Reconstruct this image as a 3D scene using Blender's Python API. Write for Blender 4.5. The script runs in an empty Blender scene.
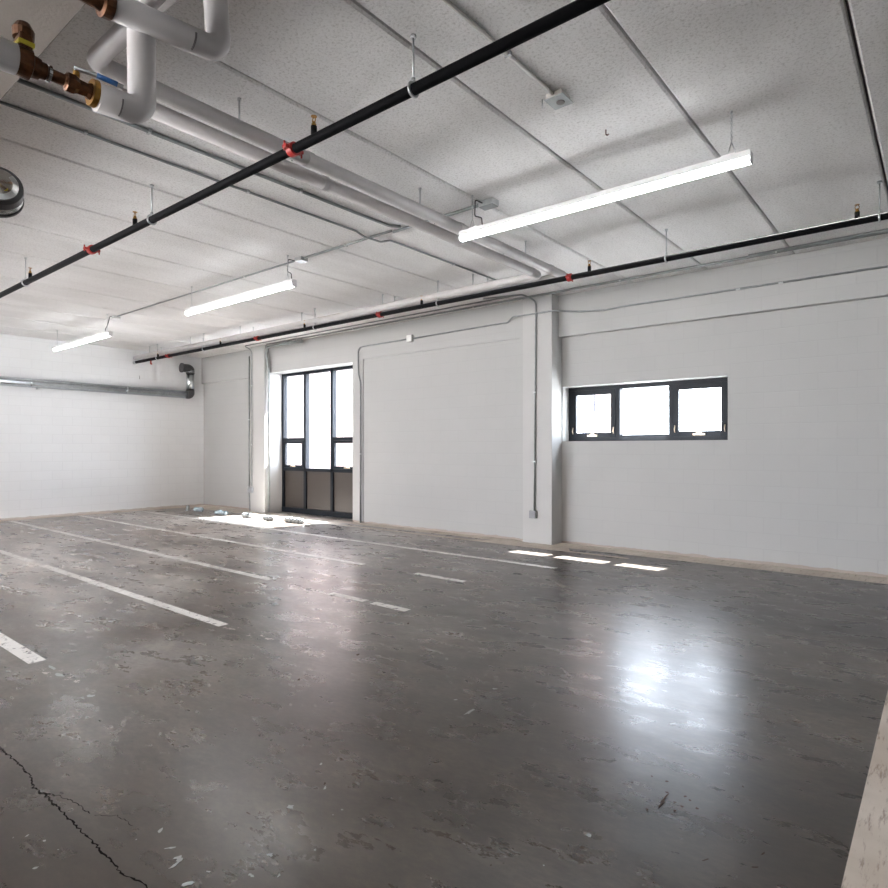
import bpy, bmesh, math, random
from mathutils import Vector, Matrix
random.seed(7)
S = bpy.context.scene
C = S.collection
H = 3.93            # ceiling height
XB = -15.4          # far end wall
XF = 6.2            # wall behind the camera's right
YL = -5.0           # wall opposite the windows
YO = 9.13           # outer face of the window wall

# ------------------------------------------------------------------ materials
def newmat(name):
    m = bpy.data.materials.new(name); m.use_nodes = True
    nt = m.node_tree; b = nt.nodes['Principled BSDF']
    return m, nt, b
def simple(name, col, rough=.5, metal=0., spec=.5, noise=0., nscale=20, bump=0., bscale=60):
    m, nt, b = newmat(name)
    b.inputs['Base Color'].default_value = (*col, 1)
    b.inputs['Roughness'].default_value = rough
    b.inputs['Metallic'].default_value = metal
    b.inputs['Specular IOR Level'].default_value = spec
    tc = nt.nodes.new('ShaderNodeTexCoord')
    if noise:
        n = nt.nodes.new('ShaderNodeTexNoise'); n.inputs['Scale'].default_value = nscale; n.inputs['Detail'].default_value = 5
        nt.links.new(tc.outputs['Object'], n.inputs['Vector'])
        r = nt.nodes.new('ShaderNodeValToRGB')
        r.color_ramp.elements[0].position = .3; r.color_ramp.elements[1].position = .7
        r.color_ramp.elements[0].color = (*[c*(1-noise) for c in col], 1)
        r.color_ramp.elements[1].color = (*[min(1, c*(1+noise)) for c in col], 1)
        nt.links.new(n.outputs['Fac'], r.inputs['Fac']); nt.links.new(r.outputs['Color'], b.inputs['Base Color'])
    if bump:
        n = nt.nodes.new('ShaderNodeTexNoise'); n.inputs['Scale'].default_value = bscale; n.inputs['Detail'].default_value = 4
        nt.links.new(tc.outputs['Object'], n.inputs['Vector'])
        bp = nt.nodes.new('ShaderNodeBump'); bp.inputs['Strength'].default_value = bump; bp.inputs['Distance'].default_value = .01
        nt.links.new(n.outputs['Fac'], bp.inputs['Height']); nt.links.new(bp.outputs['Normal'], b.inputs['Normal'])
    return m
def N(nt, t, **kw):
    n = nt.nodes.new(t)
    for k, v in kw.items():
        if k in n.inputs: n.inputs[k].default_value = v
        else: setattr(n, k, v)
    return n
def ramp(nt, fac, stops):
    r = nt.nodes.new('ShaderNodeValToRGB')
    els = r.color_ramp.elements
    while len(els) < len(stops): els.new(.5)
    for e, (p, c) in zip(els, stops):
        e.position = p; e.color = (*c, 1) if len(c) == 3 else c
    nt.links.new(fac, r.inputs['Fac'])
    return r.outputs['Color']
def noise(nt, vec, scale, detail=5, rough=.55, dist=0.):
    n = nt.nodes.new('ShaderNodeTexNoise')
    n.inputs['Scale'].default_value = scale; n.inputs['Detail'].default_value = detail
    n.inputs['Roughness'].default_value = rough; n.inputs['Distortion'].default_value = dist
    nt.links.new(vec, n.inputs['Vector'])
    return n.outputs['Fac']
def mix(nt, a, b, fac, mode='MIX'):
    m = nt.nodes.new('ShaderNodeMix'); m.data_type = 'RGBA'; m.blend_type = mode
    if isinstance(fac, float): m.inputs[0].default_value = fac
    else: nt.links.new(fac, m.inputs[0])
    for i, v in ((6, a), (7, b)):
        if isinstance(v, tuple): m.inputs[i].default_value = (*v, 1)
        else: nt.links.new(v, m.inputs[i])
    return m.outputs[2]
def math_(nt, op, a, b=None):
    m = nt.nodes.new('ShaderNodeMath'); m.operation = op
    for i, v in ((0, a), (1, b)):
        if v is None: continue
        if isinstance(v, (int, float)): m.inputs[i].default_value = v
        else: nt.links.new(v, m.inputs[i])
    return m.outputs[0]

def wall_mat(name, axis, col, mort=.95, bmp=.25):
    """painted concrete block: running bond of 0.4 x 0.2 m blocks"""
    m, nt, b = newmat(name)
    tc = nt.nodes.new('ShaderNodeTexCoord'); sp = nt.nodes.new('ShaderNodeSeparateXYZ')
    nt.links.new(tc.outputs['Object'], sp.inputs[0])
    cb = nt.nodes.new('ShaderNodeCombineXYZ')
    nt.links.new(sp.outputs[axis], cb.inputs[0]); nt.links.new(sp.outputs['Z'], cb.inputs[1])
    br = nt.nodes.new('ShaderNodeTexBrick')
    br.inputs['Scale'].default_value = 1; br.inputs['Brick Width'].default_value = .406; br.inputs['Row Height'].default_value = .203
    br.inputs['Mortar Size'].default_value = .006; br.inputs['Mortar Smooth'].default_value = .6
    br.inputs['Color1'].default_value = (1, 1, 1, 1); br.inputs['Color2'].default_value = (.985, .985, .985, 1)
    br.inputs['Mortar'].default_value = (mort, mort, mort, 1)
    nt.links.new(cb.outputs[0], br.inputs['Vector'])
    n1 = noise(nt, tc.outputs['Object'], 1.3, 4)
    c1 = ramp(nt, n1, [(.3, tuple(c*.97 for c in col)), (.7, col)])
    c2 = mix(nt, c1, br.outputs['Color'], 1.0, 'MULTIPLY')
    # scuffed brown dirt line at the very foot of the wall
    nd = noise(nt, tc.outputs['Object'], 3.5, 6)
    hgt = math_(nt, 'MULTIPLY', nd, .075)
    f = math_(nt, 'LESS_THAN', sp.outputs['Z'], hgt)
    f = math_(nt, 'MULTIPLY', f, .55)
    c3 = mix(nt, c2, (.30, .22, .15), f)
    nt.links.new(c3, b.inputs['Base Color'])
    b.inputs['Roughness'].default_value = .55; b.inputs['Specular IOR Level'].default_value = .3
    fine = noise(nt, tc.outputs['Object'], 70, 3)
    hh = math_(nt, 'ADD', math_(nt, 'MULTIPLY', br.outputs['Fac'], -1.0), math_(nt, 'MULTIPLY', fine, .35))
    bp = N(nt, 'ShaderNodeBump', Strength=bmp, Distance=.005)
    nt.links.new(hh, bp.inputs['Height']); nt.links.new(bp.outputs['Normal'], b.inputs['Normal'])
    return m

def floor_mat():
    m, nt, b = newmat('polished_concrete')
    tc = nt.nodes.new('ShaderNodeTexCoord'); O = tc.outputs['Object']
    mp = N(nt, 'ShaderNodeMapping'); mp.inputs['Scale'].default_value = (.75, 1.5, 1); mp.inputs['Rotation'].default_value = (0, 0, math.radians(-32))
    nt.links.new(O, mp.inputs['Vector']); V = mp.outputs[0]
    big = noise(nt, V, .45, 6, .6, .8)
    c = ramp(nt, big, [(.34, (.028, .021, .017)), (.46, (.064, .053, .045)), (.56, (.115, .104, .095)), (.68, (.20, .186, .172))])
    mid = noise(nt, V, 2.4, 12, .72, .15)
    c = mix(nt, c, ramp(nt, mid, [(.30, (.50, .48, .46)), (.5, (1, 1, 1)), (.70, (1.6, 1.55, 1.5))]), 1.0, 'MULTIPLY')
    fine = noise(nt, V, 22, 10, .75, 0)
    c = mix(nt, c, ramp(nt, fine, [(.33, (.55, .54, .54)), (.5, (1, 1, 1)), (.67, (1.6, 1.57, 1.55))]), .85, 'MULTIPLY')
    # rusty brown areas
    rust = noise(nt, O, .8, 5, .6, .5)
    c = mix(nt, c, (.084, .058, .043), ramp(nt, rust, [(.48, (0, 0, 0)), (.66, (.5, .5, .5))]))
    # room brightness put into the slab colour: lifted far off, darkened near the camera
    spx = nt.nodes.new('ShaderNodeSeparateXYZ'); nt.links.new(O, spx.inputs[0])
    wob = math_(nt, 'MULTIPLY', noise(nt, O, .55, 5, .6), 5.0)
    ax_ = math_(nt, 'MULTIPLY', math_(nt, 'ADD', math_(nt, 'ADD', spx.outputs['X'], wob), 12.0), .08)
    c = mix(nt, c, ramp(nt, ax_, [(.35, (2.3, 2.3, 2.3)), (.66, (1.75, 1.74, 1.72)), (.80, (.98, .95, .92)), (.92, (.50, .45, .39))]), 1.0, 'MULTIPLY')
    # pits
    vor = N(nt, 'ShaderNodeTexVoronoi', Scale=3.1); nt.links.new(O, vor.inputs['Vector'])
    pit = math_(nt, 'LESS_THAN', vor.outputs['Distance'], .03)
    c = mix(nt, c, (.02, .018, .016), math_(nt, 'MULTIPLY', pit, .8))
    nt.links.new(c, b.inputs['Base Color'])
    rr = ramp(nt, noise(nt, V, 3.2, 10, .7, .1), [(.25, (.22, .22, .22)), (.75, (.36, .36, .36))])
    nt.links.new(rr, b.inputs['Roughness'])
    b.inputs['Specular IOR Level'].default_value = .78
    hgt = noise(nt, V, 4, 4, .5)
    bp = N(nt, 'ShaderNodeBump', Strength=.12, Distance=.012)
    nt.links.new(hgt, bp.inputs['Height']); nt.links.new(bp.outputs['Normal'], b.inputs['Normal'])
    return m

def ceiling_mat():
    m, nt, b = newmat('painted_plank_ceiling')
    tc = nt.nodes.new('ShaderNodeTexCoord'); O = tc.outputs['Object']
    mp = N(nt, 'ShaderNodeMapping'); mp.inputs['Scale'].default_value = (1.6, .5, 1); nt.links.new(O, mp.inputs['Vector'])
    big = noise(nt, mp.outputs[0], .9, 5, .6, .3)
    c = ramp(nt, big, [(.3, (.68, .675, .67)), (.7, (.83, .83, .83))])
    sp = noise(nt, O, 55, 4, .75)
    c = mix(nt, c, ramp(nt, sp, [(.32, (.70, .69, .68)), (.50, (1, 1, 1))]), 1.0, 'MULTIPLY')
    nt.links.new(c, b.inputs['Base Color'])
    b.inputs['Roughness'].default_value = .85; b.inputs['Specular IOR Level'].default_value = .2
    bp = N(nt, 'ShaderNodeBump', Strength=.6, Distance=.006)
    nt.links.new(sp, bp.inputs['Height']); nt.links.new(bp.outputs['Normal'], b.inputs['Normal'])
    return m

def worn_paint(name, col, thresh, wear=(.2, .17, .14), scale=9, along=(1, 1, 1)):
    """floor paint with chipped holes"""
    m, nt, b = newmat(name)
    tc = nt.nodes.new('ShaderNodeTexCoord'); O = tc.outputs['Object']
    mp = N(nt, 'ShaderNodeMapping'); mp.inputs['Scale'].default_value = along; nt.links.new(O, mp.inputs['Vector'])
    n = noise(nt, mp.outputs[0], scale, 9, .75)
    c = ramp(nt, noise(nt, O, 3, 5), [(.3, tuple(x*.85 for x in col)), (.7, col)])
    nt.links.new(c, b.inputs['Base Color']); b.inputs['Roughness'].default_value = .5
    tr = N(nt, 'ShaderNodeBsdfTransparent'); ms = N(nt, 'ShaderNodeMixShader')
    f = ramp(nt, n, [(thresh, (0, 0, 0)), (thresh+.05, (1, 1, 1))])
    nt.links.new(f, ms.inputs[0]); nt.links.new(tr.outputs[0], ms.inputs[1]); nt.links.new(b.outputs[0], ms.inputs[2])
    nt.links.new(ms.outputs[0], nt.nodes['Material Output'].inputs[0])
    return m

def band_mat():
    m, nt, b = newmat('bare_tan_strip')
    tc = nt.nodes.new('ShaderNodeTexCoord'); O = tc.outputs['Object']
    mp = N(nt, 'ShaderNodeMapping'); mp.inputs['Scale'].default_value = (9, 1.3, 1); nt.links.new(O, mp.inputs['Vector'])
    base = ramp(nt, noise(nt, O, 2.2, 6), [(.3, (.50, .43, .36)), (.7, (.66, .59, .52))])
    streak = noise(nt, mp.outputs[0], 3.2, 8, .75)
    c = mix(nt, base, (.22, .15, .11), ramp(nt, streak, [(.54, (0, 0, 0)), (.64, (.75, .75, .75))]))
    v = N(nt, 'ShaderNodeTexVoronoi', Scale=16); nt.links.new(mp.outputs[0], v.inputs['Vector'])
    nt.links.new(c, b.inputs['Base Color']); b.inputs['Roughness'].default_value = .6
    bp = N(nt, 'ShaderNodeBump', Strength=.3, Distance=.005)
    nt.links.new(streak, bp.inputs['Height']); nt.links.new(bp.outputs['Normal'], b.inputs['Normal'])
    return m

def glass_mat():
    m, nt, b = newmat('window_glass')
    tr = N(nt, 'ShaderNodeBsdfTransparent'); tr.inputs[0].default_value = (.93, .95, .97, 1)
    gl = N(nt, 'ShaderNodeBsdfGlossy', Roughness=.02)
    lw = N(nt, 'ShaderNodeLayerWeight', Blend=.5); ms = N(nt, 'ShaderNodeMixShader')
    fr = math_(nt, 'ADD', math_(nt, 'MULTIPLY', math_(nt, 'POWER', lw.outputs['Facing'], 5.0), .8), .04)
    nt.links.new(fr, ms.inputs[0]); nt.links.new(tr.outputs[0], ms.inputs[1]); nt.links.new(gl.outputs[0], ms.inputs[2])
    nt.links.new(ms.outputs[0], nt.nodes['Material Output'].inputs[0])
    return m

def emit_mat(name, col, strength):
    m, nt, b = newmat(name)
    b.inputs['Base Color'].default_value = (.9, .9, .9, 1)
    b.inputs['Emission Color'].default_value = (*col, 1); b.inputs['Emission Strength'].default_value = strength
    return m

def brick_mat():
    m, nt, b = newmat('red_brick')
    tc = nt.nodes.new('ShaderNodeTexCoord'); sp = nt.nodes.new('ShaderNodeSeparateXYZ'); nt.links.new(tc.outputs['Object'], sp.inputs[0])
    cb = nt.nodes.new('ShaderNodeCombineXYZ'); nt.links.new(sp.outputs['X'], cb.inputs[0]); nt.links.new(sp.outputs['Z'], cb.inputs[1])
    br = nt.nodes.new('ShaderNodeTexBrick'); br.inputs['Scale'].default_value = 1
    br.inputs['Brick Width'].default_value = .23; br.inputs['Row Height'].default_value = .08; br.inputs['Mortar Size'].default_value = .012
    br.inputs['Color1'].default_value = (.28, .19, .16, 1); br.inputs['Color2'].default_value = (.22, .15, .128, 1); br.inputs['Mortar'].default_value = (.33, .29, .27, 1)
    nt.links.new(cb.outputs[0], br.inputs['Vector']); nt.links.new(br.outputs['Color'], b.inputs['Base Color'])
    b.inputs['Roughness'].default_value = .8
    return m

M = dict(
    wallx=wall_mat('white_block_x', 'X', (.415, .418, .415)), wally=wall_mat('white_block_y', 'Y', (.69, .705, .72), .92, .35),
    plaster=simple('white_smooth_paint', (.45, .452, .448), .55, spec=.3, noise=.02, nscale=2, bump=.2, bscale=40),
    floor=floor_mat(), ceil=ceiling_mat(), band=band_mat(),
    stripe=worn_paint('worn_white_stripe', (.74, .72, .69), .39, scale=13),
    stripe2=worn_paint('worn_or_glared_stripe', (.55, .50, .46), .53, scale=7),
    fleck=simple('pale_paint_fleck', (.33, .35, .345), .5),
    crack=simple('crack_dark', (.006, .005, .005), .9, spec=.1),
    scrape=simple('brown_scrape', (.045, .022, .012), .8),
    black=simple('black_pipe_paint', (.004, .004, .005), .65, spec=.08),
    red=simple('red_coupling_paint', (.36, .016, .012), .4),
    brass=simple('brass', (.36, .20, .055), .35, 1., noise=.3, nscale=30),
    brown=simple('tarnished_bronze', (.085, .036, .016), .38, .8, noise=.5, nscale=35),
    yellow=simple('yellow_tape', (.38, .32, .015), .45), blue=simple('blue_handle_print', (.03, .13, .38), .4),
    galv=simple('galvanised_steel', (.50, .52, .53), .34, .9, noise=.15, nscale=14),
    conduit=simple('grey_conduit', (.27, .29, .29), .45, .55, noise=.12, nscale=12),
    duct=simple('duct_sheet', (.62, .66, .68), .27, 1., noise=.16, nscale=9),
    dark=simple('dark_band', (.03, .03, .032), .45), chrome=simple('chrome', (.78, .80, .80), .12, 1.),
    white=simple('white_insulation', (.47, .455, .455), .42, spec=.5, noise=.06, nscale=6, bump=.12, bscale=12),
    seam=simple('seam_grey', (.13, .12, .12), .7),
    housing=simple('light_housing', (.74, .74, .75), .4), led=emit_mat('led_diffuser', (.97, .985, 1), 8.5),
    frame=simple('black_window_frame', (.005, .008, .013), .5, spec=.25), spandrel=simple('bronze_spandrel', (.055, .047, .042), .32, .2, noise=.06, nscale=2),
    latch=simple('latch_metal', (.62, .50, .38), .35, .8), beige=simple('beige_raceway', (.50, .48, .45), .5),
    box=simple('pale_box', (.70, .71, .70), .45), glass=glass_mat(), brick=brick_mat(),
    bundle=simple('bluish_plastic', (.36, .44, .48), .25, noise=.4, nscale=14), bundle2=simple('clear_plastic_lump', (.16, .175, .18), .3),
    extground=simple('asphalt', (.42, .41, .40), .9, noise=.1, nscale=3), white_frame=simple('outside_white_panel', (.8, .8, .8), .5),
    blocker=simple('sky_blocker_dark', (.16, .13, .115), .9),
    beam=simple('grey_beam_paint', (.23, .205, .185), .7, noise=.08, nscale=4, bump=.2, bscale=50),
    boxgrey=simple('grey_plate', (.24, .245, .26), .5),
    bluebar=simple('outside_mullion', (.10, .13, .2), .5),
)

# ------------------------------------------------------------------ mesh helpers
def box(bm, x0, x1, y0, y1, z0, z1, bev=0.):
    r = bmesh.ops.create_cube(bm, size=1)
    vs = r['verts']
    bmesh.ops.scale(bm, vec=(abs(x1-x0), abs(y1-y0), abs(z1-z0)), verts=vs)
    bmesh.ops.translate(bm, vec=((x0+x1)/2, (y0+y1)/2, (z0+z1)/2), verts=vs)
    if bev:
        es = list({e for v in vs for e in v.link_edges})
        bmesh.ops.bevel(bm, geom=es, offset=bev, segments=2, affect='EDGES', profile=.5)
    return bm
def fillet(pts, R, n=8):
    pts = [Vector(p) for p in pts]
    if R <= 0 or len(pts) < 3: return pts
    out = [pts[0]]
    for i in range(1, len(pts)-1):
        a, p, c = pts[i-1], pts[i], pts[i+1]
        u = (a-p); v = (c-p)
        ang = u.angle(v)
        if ang > 3.1: out.append(p); continue
        d = min(R / math.tan(ang/2), u.length*.49, v.length*.49); r = d*math.tan(ang/2)
        un, vn = u.normalized(), v.normalized()
        cen = p + (un+vn).normalized() * (r/math.sin(ang/2))
        s, e = p+un*d, p+vn*d
        sa, ea = s-cen, e-cen
        tot = sa.angle(ea); ax = sa.cross(ea).normalized()
        for k in range(n+1):
            out.append(cen + Matrix.Rotation(tot*k/n, 3, ax) @ sa)
    out.append(pts[-1])
    return out
def tube(bm, pts, r, R=0., seg=16, cap=True, n=8):
    P = fillet(pts, R, n)
    T = []
    for i in range(len(P)):
        t = (P[min(i+1, len(P)-1)] - P[max(i-1, 0)]).normalized(); T.append(t)
    up = Vector((0, 0, 1)) if abs(T[0].z) < .9 else Vector((1, 0, 0))
    nrm = (up - T[0]*up.dot(T[0])).normalized()
    rings = []
    for i, p in enumerate(P):
        if i:
            q = T[i-1].rotation_difference(T[i]); nrm = (q @ nrm); nrm = (nrm - T[i]*nrm.dot(T[i])).normalized()
        b = T[i].cross(nrm)
        rr = r[i] if isinstance(r, (list, tuple)) else r
        rings.append([bm.verts.new(p + (nrm*math.cos(2*math.pi*k/seg) + b*math.sin(2*math.pi*k/seg))*rr) for k in range(seg)])
    for a, c in zip(rings, rings[1:]):
        for k in range(seg):
            f = bm.faces.new((a[k], a[(k+1) % seg], c[(k+1) % seg], c[k])); f.smooth = True
    if cap:
        bm.faces.new(rings[0][::-1]); bm.faces.new(rings[-1])
    return bm
def lathe(bm, base, axis, prof, seg=24):
    """prof: list of (distance along axis, radius)"""
    axis = Vector(axis).normalized(); base = Vector(base)
    up = Vector((0, 0, 1)) if abs(axis.z) < .9 else Vector((1, 0, 0))
    n = (up - axis*up.dot(axis)).normalized(); b = axis.cross(n)
    rings = []
    for d, r in prof:
        rings.append([bm.verts.new(base + axis*d + (n*math.cos(2*math.pi*k/seg) + b*math.sin(2*math.pi*k/seg))*max(r, 1e-4)) for k in range(seg)])
    for a, c in zip(rings, rings[1:]):
        for k in range(seg):
            bm.faces.new((a[k], a[(k+1) % seg], c[(k+1) % seg], c[k]))
    bm.faces.new(rings[0][::-1]); bm.faces.new(rings[-1])
    return bm
def quadstrip(bm, pts, widths, z=0.):
    P = [Vector((p[0], p[1], z)) for p in pts]
    prev = None
    for i, p in enumerate(P):
        t = (P[min(i+1, len(P)-1)] - P[max(i-1, 0)]).normalized(); s = Vector((-t.y, t.x, 0))
        w = widths[i] if isinstance(widths, (list, tuple)) else widths
        cur = (bm.verts.new(p+s*w/2), bm.verts.new(p-s*w/2))
        if prev: bm.faces.new((prev[0], prev[1], cur[1], cur[0]))
        prev = cur
    return bm
def obj(name, bm, mat, parent=None, origin=None, smooth=None):
    bmesh.ops.recalc_face_normals(bm, faces=bm.faces)
    me = bpy.data.meshes.new(name)
    pw = parent_world(parent)
    org = Vector(origin) if origin is not None else Vector((0, 0, 0))
    bm.transform(Matrix.Translation(-pw - org))
    bm.to_mesh(me); bm.free()
    me.materials.append(M[mat] if isinstance(mat, str) else mat)
    o = bpy.data.objects.new(name, me); C.objects.link(o)
    o.location = org
    if parent: o.parent = parent
    if smooth is not None:
        for p in me.polygons: p.use_smooth = smooth
    return o
def parent_world(o):
    v = Vector((0, 0, 0))
    while o is not None:
        v += o.location; o = o.parent
    return v
def tag(o, label=None, cat=None, group=None, kind=None):
    for k, v in (('label', label), ('category', cat), ('group', group), ('kind', kind)):
        if v: o[k] = v
    return o
def thing(name, label, cat, loc=(0, 0, 0), group=None):
    o = bpy.data.objects.new(name, None); C.objects.link(o); o.location = loc
    o.empty_display_size = .1
    return tag(o, label, cat, group)
def struct(name, bm, mat, parent=None, **k):
    o = obj(name, bm, mat, parent, **k)
    if parent is None: o['kind'] = 'structure'
    return o
nb = bmesh.new

# ------------------------------------------------------------------ room shell
# floor
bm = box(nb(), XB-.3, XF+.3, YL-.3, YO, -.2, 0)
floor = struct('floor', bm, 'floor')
# ceiling: precast planks spanning from wall to wall with open joints
joints = [-16.2, -14.42, -13.35, -12.2, -11.25, -10.28, -8.92, -7.80, -6.77, -5.72, -4.46, -3.54, -2.50, -1.46, -.42, .62, 1.66, 2.7, 3.74, 4.8, 6.8]
bm = nb()
for a, c in zip(joints, joints[1:]):
    x0, x1 = max(a, XB-.3)+.010, min(c, XF+.3)-.010
    g = .014
    pts = [(x0, H+.2), (x0, H+g), (x0+g, H), (x1-g, H), (x1, H+g), (x1, H+.2)]
    ring = [[bm.verts.new((x, y, z)) for x, z in pts] for y in (YL-.3, YO)]
    for k in range(len(pts)):
        j = (k+1) % len(pts); bm.faces.new((ring[0][k], ring[0][j], ring[1][j], ring[1][k]))
    bm.faces.new(ring[0]); bm.faces.new(ring[1][::-1])
ce = struct('ceiling', bm, 'ceil')
obj('joint_backing', box(nb(), XB-.3, XF+.3, YL-.3, YO, H+.06, H+.25), 'seam', ce)

# window wall (wall_right): infill bays between two columns
T1 = (-12.30, -9.42, 0.0, 3.29)       # tall window opening x0,x1,z0,z1
W2 = (-4.735, -2.262, 1.622, 2.488)     # strip window opening
bm = nb()
# far bay
box(bm, XB, -12.84, 8.68, YO, 0, 3.24); box(bm, XB, -12.84, 8.62, YO, 3.24, H)
# above tall window, and pier beside it
box(bm, -12.84, T1[1], 8.58, YO, T1[3], H)
box(bm, T1[1], -9.12, 8.58, YO, 0, H)
# middle bay, slightly recessed panel under a flush band
box(bm, -9.12, -5.40, 8.60, YO, 0, 3.315); box(bm, -9.12, -5.40, 8.575, YO, 3.315, H); box(bm, -5.40, -5.26, 8.575, YO, 0, H)
# near bay
box(bm, -4.76, XF+.3, 8.80, YO, 0, W2[2]); box(bm, -4.76, W2[0], 8.80, YO, W2[2], W2[3])
box(bm, W2[1], XF+.3, 8.80, YO, W2[2], W2[3]); box(bm, -4.76, XF+.3, 8.80, YO, W2[3], 3.275)
box(bm, -4.76, XF+.3, 8.69, YO, 3.275, H)
struct('wall_right', bm, 'wallx')
bm = box(nb(), -12.86, T1[0], 8.45, YO, 0, H, .006); struct('trim_1', bm, 'plaster')
bm = box(nb(), -5.28, -4.75, 8.48, YO, 0, H, .006); struct('trim_2', bm, 'plaster')
# end wall, and the two walls behind the camera
bm = box(nb(), XB-.25, XB, YL-.3, YO, 0, H); struct('wall_back', bm, 'wally')
bm = nb()     # wall opposite the windows, with a far daylight opening and two added for fill
box(bm, XB, -14.8, YL-.25, YL, 0, H); box(bm, -14.8, -9.4, YL-.25, YL, 3.0, H); box(bm, -9.4, -9.0, YL-.25, YL, 0, H); box(bm, -9.0, -5.0, YL-.25, YL, 3.0, H); box(bm, -5.0, -4.5, YL-.25, YL, 0, H); box(bm, -4.5, -2.0, YL-.25, YL, 3.0, H); box(bm, -2.0, XF, YL-.25, YL, 0, H)
struct('wall_left', bm, 'wallx')
bm = box(nb(), XF, XF+.25, YL-.3, YO, 0, H); struct('wall_front', bm, 'wally')
# dropped concrete beam along the room, behind the camera's left shoulder
bm = box(nb(), XB, XF, .55, 1.18, 3.60, H, .008); struct('trim_3', bm, 'beam')
# bare tan strip of slab along the walls
bm = nb()
def flat(bm, x0, x1, y0, y1, z=.003):
    vs = [bm.verts.new(p) for p in ((x0, y0, z), (x1, y0, z), (x1, y1, z), (x0, y1, z))]; bm.faces.new(vs)
def poly(bm, pts, z=.003): bm.faces.new([bm.verts.new((x, y, z)) for x, y in pts])
flat(bm, -4.75, XF, 8.37, 8.80); flat(bm, -9.4, -4.75, 8.34, 8.6)
poly(bm, [(XB+.3, 8.05), (-9.4, 8.05), (-9.4, 8.62), (XB+.3, 8.7)])
flat(bm, XB, XB+.3, YL, 8.7)
poly(bm, [(-6.1, 8.15), (-5.8, 8.05), (-4.45, 8.05), (-4.25, 8.12), (-4.40, 8.37), (-5.75, 8.34)], .0035)
flat(bm, -9.4, -3.35, 8.05, 8.14, .004)
struct('trim_4', bm, 'band')
bm = box(nb(), -.275, .42, -4.6, 8.3, 0, .004); struct('trim_5', bm, 'band')

# ------------------------------------------------------------------ floor markings
def stripe(y, segs, label, faint=(), w=.095):
    bm = nb()
    for x0, x1 in segs: flat(bm, x0, x1, y-w/2, y+w/2, .002)
    o = obj('parking_stripe', bm, 'stripe', origin=(segs[0][0], y, 0))
    tag(o, label, 'floor marking', 'painted parking stripes')
    if faint:
        bm = nb()
        for x0, x1 in faint: flat(bm, x0, x1, y-w/2, y+w/2, .002)
        obj('worn_or_glared_paint', bm, 'stripe2', o)
    return o
stripe(1.54, [(-6.9, -4.95)], 'short wide worn white stripe painted on the floor nearest the camera at left', [(-4.87, -4.3)], w=.11)
stripe(2.86, [(-15.1, -9.45), (-9.0, -4.75)], 'worn white floor stripe with a gap, second nearest the camera', [(-4.75, -4.0)])
stripe(4.20, [(-15.1, -6.0), (-4.95, -4.42), (-4.32, -3.86)], 'long white floor stripe ending in two dashes, third nearest the camera', [(-6.0, -4.95)])  # the faint stretch stands in for glare washing over the stripe
stripe(5.52, [(-15.1, -5.85), (-4.95, -4.2)], 'white floor stripe starting mid far wall, two stripes in from the windows', [(-4.1, -3.7)])
stripe(6.86, [(-14.9, -3.78)], 'long unbroken white floor stripe closest to the window wall')

# crack in the slab
def jag(pts, w, amp, seed):
    rnd = random.Random(seed); out = []; ws = []
    for a, c in zip(pts, pts[1:]):
        n = max(2, int((Vector(c)-Vector(a)).length/.012))
        for k in range(n):
            t = k/n
            out.append((a[0]+(c[0]-a[0])*t+rnd.uniform(-amp, amp), a[1]+(c[1]-a[1])*t+rnd.uniform(-amp, amp))); ws.append(w*rnd.uniform(.45, 1.5))
    out.append(pts[-1]); ws.append(w*.5)
    return out, ws
bm = nb()
p, w = jag([(-4.3, .99), (-3.67, .978), (-3.26, .985), (-3.127, .955), (-3.023, .969), (-2.741, .967), (-2.485, .966), (-2.319, .965), (-2.245, .958), (-2.13, .985), (-1.7, 1.0)], .0065, .006, 3)
quadstrip(bm, p, w, .0022)
p, w = jag([(-3.04, .968), (-2.98, 1.0), (-2.856, 1.027), (-2.722, 1.035)], .004, .005, 5); quadstrip(bm, p, w, .0022)
p, w = jag([(-2.70, 1.04), (-2.62, 1.10), (-2.50, 1.11)], .002, .005, 6); quadstrip(bm, p, w, .0022)
obj('crack', bm, 'crack', floor)
def blob(bm, x, y, r, el=1., ang=0., z=.003, rnd=random):
    n = 9; ca, sa = math.cos(ang), math.sin(ang)
    vs = []
    for k in range(n):
        a = 2*math.pi*k/n; rr = r*rnd.uniform(.45, 1.25); u, v = rr*math.cos(a)*el, rr*math.sin(a)
        vs.append(bm.verts.new((x+u*ca-v*sa, y+u*sa+v*ca, z)))
    bm.faces.new(vs)
bm = nb(); rnd = random.Random(11)
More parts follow.
